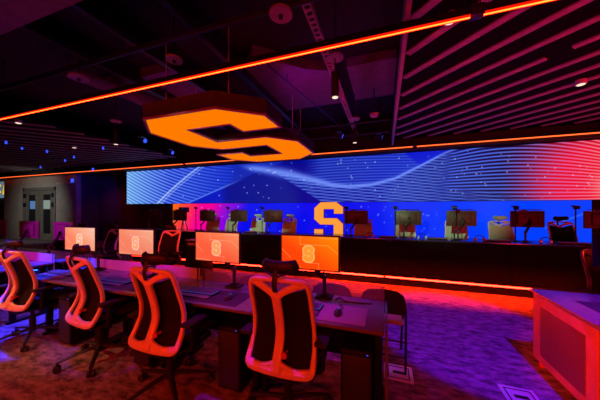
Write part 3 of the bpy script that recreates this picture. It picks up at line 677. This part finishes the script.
end = tag(MB().box((.0, 1.70, 0), (.018, 2.30, .74), .003).build('desk_end_panel', M['desk']), 'tall purple edged end panel closing the right end of the front desks', 'panel')
for x0, x1, lab in ((-3.95, -2.015, 'frosted pink lit acrylic divider behind the left half of the front desks'), (-1.995, -.004, 'clear acrylic divider behind the right half of the front desks'), (-6.7, -4.73, 'pink lit acrylic divider beyond the aisle at left')):
    t = thing('desk_divider', (0, 0, 0), lab, 'divider')
    MB().box((x0, 2.302, .60), (x1, 2.308, .865), .001).build('acrylic_sheet', M['acrylic' if x1 > -1 else 'frosted'], t)
    for x in (x0 + .03, x1 - .03): MB().box((x - .012, 2.301, .55), (x + .012, 2.312, .87 if x < -1 else .745), .002).build('clip', M['black'], t)

# ------------------------------------------------------------------ monitors
def glyph(X, Y, cx, cy, hgt):
    """returns signed mask inside S, S drawn in unit coords"""
    k = hgt / 3.32; x = (X - cx) / k + 1.1; y = (cy - Y) / k + 1.66
    P = np.array(SP); inside = np.zeros(len(X), bool); n = len(P); dist = np.full(len(X), 9.0)
    for i in range(n):
        x0, y0 = P[i - 1]; x1, y1 = P[i]
        c = ((y0 > y) != (y1 > y)) & (x < (x1 - x0) * (y - y0) / ((y1 - y0) if y1 != y0 else 1e-9) + x0)
        inside ^= c
        dx, dy = x1 - x0, y1 - y0; tt = np.clip(((x - x0) * dx + (y - y0) * dy) / (dx * dx + dy * dy), 0, 1)
        dist = np.minimum(dist, np.hypot(x - x0 - tt * dx, y - y0 - tt * dy))
    return inside, dist
def mon_paint(cA, cB, cC, cS):
    def f(x, z):
        n = len(x); u = (x + .27) / .54; v = (z + .15) / .30
        out = mix(mix(col(*cA), col(*cB), u), np.tile(col(*cC), (n, 1)), (u * .7 + v * .8 - .6))
        def seg(p, q, wdt, k):
            nonlocal out
            dx, dy = (q[0] - p[0]) * 1.8, q[1] - p[1]; tt = np.clip((((u - p[0]) * 1.8) * dx + (v - p[1]) * dy) / (dx * dx + dy * dy), 0, 1)
            d = np.hypot((u - p[0]) * 1.8 - tt * dx, v - p[1] - tt * dy); out = mix(out, np.tile(col(*cS), (n, 1)), np.exp(-(d / wdt) ** 2) * k)
        for p, q in (((.35, 1.0), (.35, .74)), ((.35, .74), (.82, .72)), ((.82, .72), (1.0, .46)), ((.67, .93), (1.0, .93)), ((0, .62), (.18, .32)), ((.02, .07), (.36, .05)), ((.66, .2), (.66, .0)), ((.66, .2), (.5, .2))): seg(p, q, .012, .45)
        ins, d = glyph(x, z, -.005, -.012, .125)
        out = mix(out, np.tile(col(*cS), (n, 1)), ((d < .38) & ~ins) * .85)
        out = mix(out, np.tile(col(cS[0], cS[1] * .80, cS[2] * .55), (n, 1)), ins * .9)
        out = mix(out, np.tile(col(*cC), (n, 1)), (d < .12) * .7)
        return out
    return f
def make_monitor(name, lab, pf=None, shell='black'):
    """origin on the desk top at the clamp"""
    t = thing(name, (0, 0, .74), lab, 'monitor')
    MB().box((-.075, -.055, 0), (.075, .055, .012), .004).box((-.03, -.03, .012), (.03, .03, .03), .004).build('clamp_base', M['black'], t)
    MB().cyl((0, 0, .02), (0, 0, .165), .017, seg=16).cyl((0, 0, .165), (0, 0, .2), .024, seg=18).build('pole', M['metal'], t)
    MB().sweep([(0, -.0, .175), (-.03, -.03, .21), (-.10, -.065, .31), (-.13, -.08, .40)], .022, .014, n=14).sweep([(-.13, -.08, .40), (-.11, -.10, .42), (-.10, -.108, .425)], .016, .016, n=6).build('monitor_arm', M['black'], t)
    h = MB().box((-.3715, -.155, .270), (.1715, -.13, .584), .006); h.box((-.27, -.135, .32), (.07, -.112, .54), .02).box((-.15, -.115, .375), (-.05, -.10, .475), .004)
    hh = h.build('screen_housing', M[shell], t)
    if pf:
        s = paint('screen_picture', -.258, .258, -.143, .143, 0, 190, 106, pf, hh); s.location = (-.10, -.1562, .427)
    else:
        MB().box((-.36, -.1562, .282), (.16, -.155, .573)).build('screen_glass', M['gloss'], hh, smooth=False)
    return t
GR4 = ((255, 66, 0), (255, 78, 0), (255, 150, 0), (255, 200, 120))
GR3 = ((255, 96, 62), (250, 88, 52), (255, 158, 105), (255, 205, 165))
GR2 = ((248, 130, 96), (240, 128, 98), (250, 180, 145), (255, 208, 190))
GR1 = ((255, 130, 85), (250, 150, 115), (250, 205, 180), (255, 215, 205))
for x, g, rz, lab in ((-.63, GR4, 0, 'vivid orange monitor showing an outlined S, rightmost in the front row'), (-1.60, GR3, 0, 'salmon orange monitor showing an outlined S, second from the right'),
                      (-2.72, GR2, 2, 'pale salmon monitor showing an S, third from the right'), (-3.71, GR1, 4, 'palest orange monitor showing a blurred S, leftmost in the front row')):
    m_ = make_monitor('computer_monitor', lab, mon_paint(*g)); m_.location = (x + .10, 2.22, .74); m_.rotation_euler = (0, 0, R(rz))
pm = make_monitor('computer_monitor', 'pale backed monitor seen from behind at the rear left desk, right hand one', None, 'cloud')
pm.location = (-5.38, 2.55, .74); pm.rotation_euler = (0, 0, R(178))
dup(pm, (-6.38, 2.55, .74), R(183), 'pale backed monitor seen from behind, in front of the double door')
dup(pm, (-7.35, 2.55, .74), R(175), 'monitor seen from behind at the far left edge of the photo')

# ------------------------------------------------------------------ desk items
def make_keyboard():
    t = thing('keyboard', (0, 0, .741), 'x', 'keyboard')
    MB().box((-.22, -.065, 0), (.22, .065, .018), .006).build('keyboard_body', M['black'], t)
    k = MB()
    for r_ in range(5):
        for c_ in range(20): k.box((-.21 + c_ * .021 + .001, -.055 + r_ * .022 + .001, .018), (-.21 + c_ * .021 + .019, -.055 + r_ * .022 + .019, .028), .002, 1)
    k.build('keycaps', M['key'], t, smooth=False)
    MB().box((-.213, -.057, .0175), (.213, .057, .0192)).build('backlight', M['keyblue'], t, smooth=False)
    MB().box((-.22, -.135, 0), (.22, -.07, .014), .006).build('palm_rest', M['desk'], t)
    return t
def make_mouse():
    t = thing('computer_mouse', (0, 0, .744), 'x', 'mouse')
    mbod = MB().sph((0, 0, .004), .034, (.95, 1.7, .95), 20)
    for v in mbod.bm.verts: v.co.z = max(v.co.z, 0)
    mbod.build('mouse_body', M['gloss'], t)
    MB().sph((0, .03, .033), .008, (.6, 1.5, .7), 10).build('scroll_wheel', M['keyblue'], t)
    MB().tube([(0, .055, .008), (.02, .12, .005), (-.03, .2, .005), (.03, .27, .005)], .003, n=18).build('mouse_cable', M['cable'], t)
    return t
desc = ['rightmost desk, beside the vivid orange monitor', 'desk of the second monitor from the right', 'desk of the third monitor from the right', 'leftmost desk of the front row']
kb = make_keyboard(); mo = make_mouse()
for i, (xm, kx_, mx_) in enumerate(((-.62, -.70, -.34), (-1.63, -1.72, -1.33), (-2.78, -2.83, -2.45), (-3.84, -3.78, -3.42))):
    y = 1.93
    (kb if i == 0 else dup(kb, (0, 0, 0))).name = 'keyboard'
    k = [o for o in bpy.data.objects if o.name.startswith('keyboard') and o.parent is None][-1] if i else kb
    k.location = (kx_, y, .744); k['label'] = 'black backlit keyboard on the ' + desc[i]
    m_ = mo if i == 0 else dup(mo, (0, 0, 0)); m_.location = (mx_, 1.88, .7445); m_['label'] = 'small glossy mouse on the ' + desc[i]
    pd = tag(MB().box((mx_ - .19 if i == 0 else kx_ - .26, 1.745, .7405), (mx_ + .21 if i == 0 else mx_ + .16, 2.06, .7435), .001).build('desk_mat', M['pad'] if i == 0 else M['padblk']), ('grey mouse mat on the ' if i == 0 else 'black desk mat on the ') + desc[i], 'mat')
    cb = MB().tube([(xm + .20, 2.18, .744), (xm + .24, 2.24, .744), (xm + .3, 2.17, .743), (xm + .52, 2.18, .743)], .0035, n=24)
    tag(cb.build('cable', M['cable']), 'thin black cable at the back of the ' + desc[i], 'cable')
# pc towers
def make_pc():
    t = thing('pc_tower', (0, 0, 0), 'x', 'computer')
    MB().box((-.11, 0, .03), (.11, .44, .56), .01).build('case', M['deskleg'], t)
    g = MB().box((-.095, -.008, .05), (.095, .002, .52), .003).build('front_grille', mesh_grille, t)
    MB().box((-.105, -.012, .53), (.105, .0, .555), .004).build('top_bezel', M['black'], t)
    MB().box((.07, -.014, .54), (.08, -.011, .545)).build('power_light', M['ledblue'], t)
    for x in (-.08, .08): MB().box((x - .02, .03, 0), (x + .02, .41, .03), .004).build('foot', M['rubber'], t)
    return t
def grille():
    m = mat('dotted_grille', (.03, .028, .03), .5); n = m.node_tree.nodes; L = m.node_tree.links; b = n['Principled BSDF']
    tc = n.new('ShaderNodeTexCoord'); v = n.new('ShaderNodeTexVoronoi'); v.inputs['Scale'].default_value = 110; v.inputs['Randomness'].default_value = 0
    L.new(tc.outputs['Object'], v.inputs['Vector']); cr = n.new('ShaderNodeValToRGB'); cr.color_ramp.elements[0].position = .35; cr.color_ramp.elements[1].position = .5
    cr.color_ramp.elements[0].color = (.004, .004, .004, 1); cr.color_ramp.elements[1].color = (.035, .03, .035, 1)
    L.new(v.outputs['Distance'], cr.inputs[0]); L.new(cr.outputs[0], b.inputs['Base Color']); return m
mesh_grille = grille()
pc = make_pc(); pc.location = (-.19, 1.76, 0); pc['label'] = 'black PC tower with dotted grille under the rightmost front desk'
dup(pc, (-1.24, 1.76, 0), 0, 'black PC tower under the desk of the second monitor from the right')
dup(pc, (-2.24, 1.76, 0), 0, 'black PC tower under the desk of the third monitor from the right')
dup(pc, (-3.42, 1.76, 0), 0, 'black PC tower under the leftmost desk of the front row')

# ------------------------------------------------------------------ folding chairs behind the desks
def make_folding():
    t = thing('folding_chair', (0, 0, 0), 'x', 'chair')
    for s_ in (-1, 1):
        MB().tube([(s_ * .20, -.02, .012), (s_ * .205, .0, .42), (s_ * .20, -.02, .62)], .011, n=12).build('rear_leg', M['black'], t)
        MB().tube([(s_ * .185, .42, .012), (s_ * .185, .26, .30), (s_ * .185, .06, .56)], .011, n=12).build('front_leg', M['black'], t)
    MB().tube([(-.2, -.012, .16), (.2, -.012, .16)], .008).tube([(-.2, -.005, .30), (.2, -.005, .30)], .008).build('stretcher', M['black'], t)
    pts = [(-.205, .56), (-.205, .67), (-.185, .735), (-.13, .772), (0, .785), (.13, .772), (.185, .735), (.205, .67), (.205, .56)]
    MB().poly(pts, lambda x, z, h: (x, h - .02 + .06 * x * x, z), -.012, .012).build('backrest', M['fabric'], t)
    MB().box((-.19, .04, .43), (.19, .42, .465), .015, 3).build('seat', M['pale'], t)
    return t
fc = make_folding(); fc.location = (-.02, 2.50, 0); fc['label'] = 'black folding chair with purple lit seat at the right end of the desks'
for x, lab in ((-.52, 'folding chair back behind the divider, below the vivid orange monitor'), (-1.42, 'folding chair back behind the divider, right of the second monitor'), (-1.93, 'folding chair back behind the divider, left under the second monitor')):
    dup(fc, (x, 2.52, 0), 0, lab)

# ------------------------------------------------------------------ stage counter and its stations
ct = thing('stage_counter', (0, 0, 0), 'long black stage counter with blue lit top below the video wall', 'counter')
MB().box((-7.1, 5.42, .90), (4.2, 6.12, .93), .004).build('countertop', M['gloss'], ct)
for i in range(11):
    a = -7.1 + i * 11.3 / 11; MB().box((a + .003, 5.46, .19), (a + 11.3 / 11 - .003, 5.48, .90), .002).build('front_panel', M['fascia'], ct)
MB().box((-7.1, 5.48, .19), (-7.06, 6.1, .9)).box((4.16, 5.48, .19), (4.2, 6.1, .9)).build('end_panel', M['fascia'], ct, smooth=False)
place = ['at the far left end of the stage', 'second from the left on the stage, before the orange screen area', 'before the orange part of the lower screen', 'before the pink part of the lower screen', 'where the screen turns from purple to blue', 'left of the glowing letter S', 'just right of the glowing letter S', 'second to the right of the glowing letter S', 'before the plain blue screen, right of centre', 'right of the pale chair on the stage', 'at the right edge of the photo on stage']
def make_stage_monitor():
    t = make_monitor('stage_monitor', 'x', None, 'redblack')
    MB().tube([(-.32, -.13, .605), (.12, -.13, .605)], .008).box((-.24, -.14, .574), (-.23, -.12, .61)).box((.03, -.14, .574), (.04, -.12, .61)).box((-.08, -.15, .577), (.0, -.11, .597), .004).build('light_bar', M['metal'], t)
    return t
sm_ = make_stage_monitor(); XM = [-6.87, -5.88, -4.87, -3.81, -2.77, -.64, .48, 1.49, 2.58, 3.65]
PL = [0, 2, 3, 4, 5, 6, 7, 8, 9, 10]
for i, x in enumerate(XM):
    m_ = sm_ if i == 0 else dup(sm_, (0, 0, 0)); m_.location = (x - .10, 5.72, .93); m_.rotation_euler = (0, 0, R(180 + (i * 37 % 9 - 4)))
    m_['label'] = 'dark monitor seen from behind, ' + place[PL[i]]; m_['category'] = 'monitor'
def make_mic():
    t = thing('microphone_stand', (0, 0, .93), 'x', 'microphone')
    MB().cyl((0, 0, 0), (0, 0, .015), .05, seg=20).build('stand_base', M['black'], t)
    MB().tube([(0, 0, .01), (0, 0, .60)], .011).build('stand_pole', M['black'], t)
    MB().cyl((-.03, 0, .655), (.045, -.02, .645), .032, seg=14).sph((.0, 0, .625), .022).box((-.06, -.015, .66), (-.02, .015, .685), .003).build('microphone_head', M['black'], t)
    return t
mc = make_mic()
for i, (x, p) in enumerate(((-6.2, 'at the far left end of the stage'), (-5.22, 'at the edge of the orange screen area'), (-4.12, 'at the purple part of the screen'), (-3.06, 'left of the monitor nearest the letter S'), (-.86, 'touching the right side of the letter S'), (.21, 'left of the second monitor past the letter S'), (1.28, 'before the monitor right of centre stage'), (2.36, 'between the pale chair and its monitor'), (3.24, 'at the right edge of the stage'))):
    m_ = mc if i == 0 else dup(mc, (0, 0, 0)); m_.location = (x, 5.80 if i != 6 else 5.52, .93); m_['label'] = 'slim black microphone stand ' + p
# stage chairs
sch = make_chair('stage_chair', 'x', 'white', 'pale', 'fabric', arms=False)
chs = [(-5.45, 'pale stage chair small against the orange screen area'), (-4.75, 'pale stage chair against the pink screen area'), (-3.75, 'pale stage chair where the screen turns blue'), (-2.72, 'pale stage chair left of the glowing letter S'), (-.55, 'pale stage chair hidden behind the monitor right of the letter S'), (.50, 'pale stage chair mostly hidden by the second monitor past the letter S'), (1.62, 'pale stage chair mostly hidden by the monitor right of centre'), (2.52, 'fully visible pale stage chair with dark headrest strap')]
for i, (x, lab) in enumerate(chs):
    c_ = sch if i == 0 else dup(sch, (0, 0, 0)); c_.location = (x, 6.75, .19); c_.rotation_euler = (0, 0, R(180 + [8, -6, 5, -8, 4, 3, -3, 0][i])); c_['label'] = lab
dup(ch, (3.62, 6.75, .19), R(184), 'dark mesh chair in silhouette against the blue screen at right')
# small counter gear: keyboards, controllers, papers
for i, (x, w_, lab) in enumerate(((-4.35, .32, 'dark keyboard lying on the stage counter in the pink glow'), (-3.3, .30, 'low dark keyboard on the counter left of the letter S'), (0.05, .34, 'low dark keyboard on the counter near centre stage'), (1.0, .34, 'low dark keyboard on the counter right of centre stage'), (2.0, .40, 'reddish keyboard standing before the pale stage chair'), (3.1, .42, 'reddish keyboard before the silhouetted chair at right'))):
    t = thing('stage_keyboard', (x, 5.62, .93), lab, 'keyboard')
    MB().box((-w_ / 2, -.07, 0), (w_ / 2, .07, .03), .006).build('keyboard_body', M['black'], t)
    MB().box((-w_ / 2 + .01, -.055, .03), (w_ / 2 - .01, .055, .036), .002).build('key_field', M['wood'], t)
for i, (x, m_) in enumerate(((-.30, M['redmat']), (1.72, M['redmat']), (2.72, M['steel']), (.72, M['steel']))):
    t = thing('headset', (x, 5.60, .93), ['red lit headset on the counter just right of the letter S', 'headset with orange glints beside the pale stage chair', 'headset on the counter under the rightmost full monitor', 'headset with pale glints near centre stage'][i], 'headset')
    MB().tube([(-.07, 0, .035), (-.06, 0, .09), (0, 0, .11), (.06, 0, .09), (.07, 0, .035)], .008, n=16).build('headband', M['black'], t)
    for s_ in (-1, 1): MB().cyl((s_ * .055, 0, .036), (s_ * .085, 0, .036), .036, seg=18).build('ear_cup', m_, t)
# control console by rear left + boxes
t = thing('media_cabinet', (-4.22, 4.6, 0), 'low dark cabinet with pink lit shelf left of the salmon monitor', 'cabinet')
MB().box((-.24, 0, .0), (.24, .4, .80), .01).build('cabinet_body', M['deskleg'], t)
MB().box((-.15, -.012, .70), (.2, 0, .76), .004).build('front_panel', M['cloud'], t)
MB().box((-.24, -.005, .80), (.24, .4, .82), .004).build('cabinet_top', M['desk'], t)
# equipment rack dark at the far left of the stage
t = thing('camera_tripod', (-6.45, 6.6, .19), 'dark tripod with small blue and red lights left of the orange screen', 'tripod')
for k in range(3):
    a = R(30 + 120 * k); MB().tube([(0, 0, 1.1), (.32 * math.cos(a), .32 * math.sin(a), .012)], .014).build('leg', M['black'], t)
MB().cyl((0, 0, 1.05), (0, 0, 1.25), .025).box((-.1, -.12, 1.25), (.1, .14, 1.42), .01).build('camera_head', M['black'], t)
MB().sph((.06, -.12, 1.38), .012).build('status_light', M['ledblue'], t)

# ------------------------------------------------------------------ right console
t = thing('rolling_console', (0, 0, 0), 'red lit console desk with inset side panel and wheels at right', 'console')
X0, X1, YN, YFR = 1.41, 2.6, 2.42, 3.13
MB().box((X0, 2.32, .07), (X0 + .03, YFR - .02, .70), .004).box((X0 + .03, YFR - .05, .07), (X1, YFR - .02, .70), .004).box((X0 + .03, 2.32, .07), (X1, 2.35, .7), .004).build('cabinet_side', M['wood'], t)
MB().box((X0 - .006, 2.42, .15), (X0, 2.98, .61), .003).build('inset_panel', mat('inset_board', (.10, .035, .03), .5), t)
MB().box((X0 - .015, 1.95, .715), (X1, YFR, .74), .004).box((X0, 1.97, .70), (X1 - .02, YFR - .015, .714), .002).build('console_top', M['desk'], t)
MB().box((X0, 1.97, .07), (X0 + .03, 2.295, .70), .004).build('side_door', M['wood'], t)
for y in (2.04, YFR - .08):
    for x in (X0 + .045, X1 - .06):
        MB().cyl((x - .012, y, .03), (x + .012, y, .03), .03, seg=18).box((x - .016, y - .02, .045), (x + .016, y + .02, .072)).build('caster', M['redmat'] if y > 3 and x < 2 else M['rubber'], t)
tag(MB().box((1.58, 2.30, .7405), (2.3, 2.84, .7435), .001).build('desk_mat', M['padblk']), 'black mat on the console at right', 'mat')
cm = dup(pm, (1.98, 2.92, .74), R(165), 'monitor seen from behind on the console at the right edge')
for c_ in cm.children:
    if c_.name.startswith('screen_housing'): c_.data = c_.data.copy(); c_.data.materials[0] = M['deskleg']
c2 = dup(mo, (1.93, 2.72, .7445), R(60), 'red lit mouse on the console mat at right')
tag(MB().box((1.40, 2.24, .7405), (1.50, 2.262, .90), .004).box((1.515, 2.24, .7405), (1.60, 2.262, .885), .004).build('card_holder', M['white']), 'pale pink lit pair of cards standing at the console edge, far right', 'card holder')
# floor boxes
def floor_box(x, y, w_, d_, rz, lab):
    t = thing('floor_outlet', (x, y, 0), lab, 'floor plate', rz)
    MB().box((-w_ / 2, -d_ / 2, 0), (w_ / 2, d_ / 2, .006), .002).build('plate', M['steel'], t)
    g = MB(); a, b = w_ / 2 - .03, d_ / 2 - .03
    g.box((-a, -b, .006), (a, -b + .01, .008)).box((-a, b - .01, .006), (a, b, .008)).box((-a, -b, .006), (-a + .01, b, .008)).box((a - .01, -b, .006), (a, b, .008)).build('groove', M['rubber'], t, smooth=False)
    MB().box((-.05, -.02, .006), (.05, .02, .009), .002).build('latch', M['black'], t)
floor_box(.12, 2.50, .25, .24, 0, 'blue lit steel floor outlet plate at the feet of the folding chair')
floor_box(1.06, 2.50, .25, .25, 0, 'pale pink lit steel floor outlet plate at the bottom edge, right')
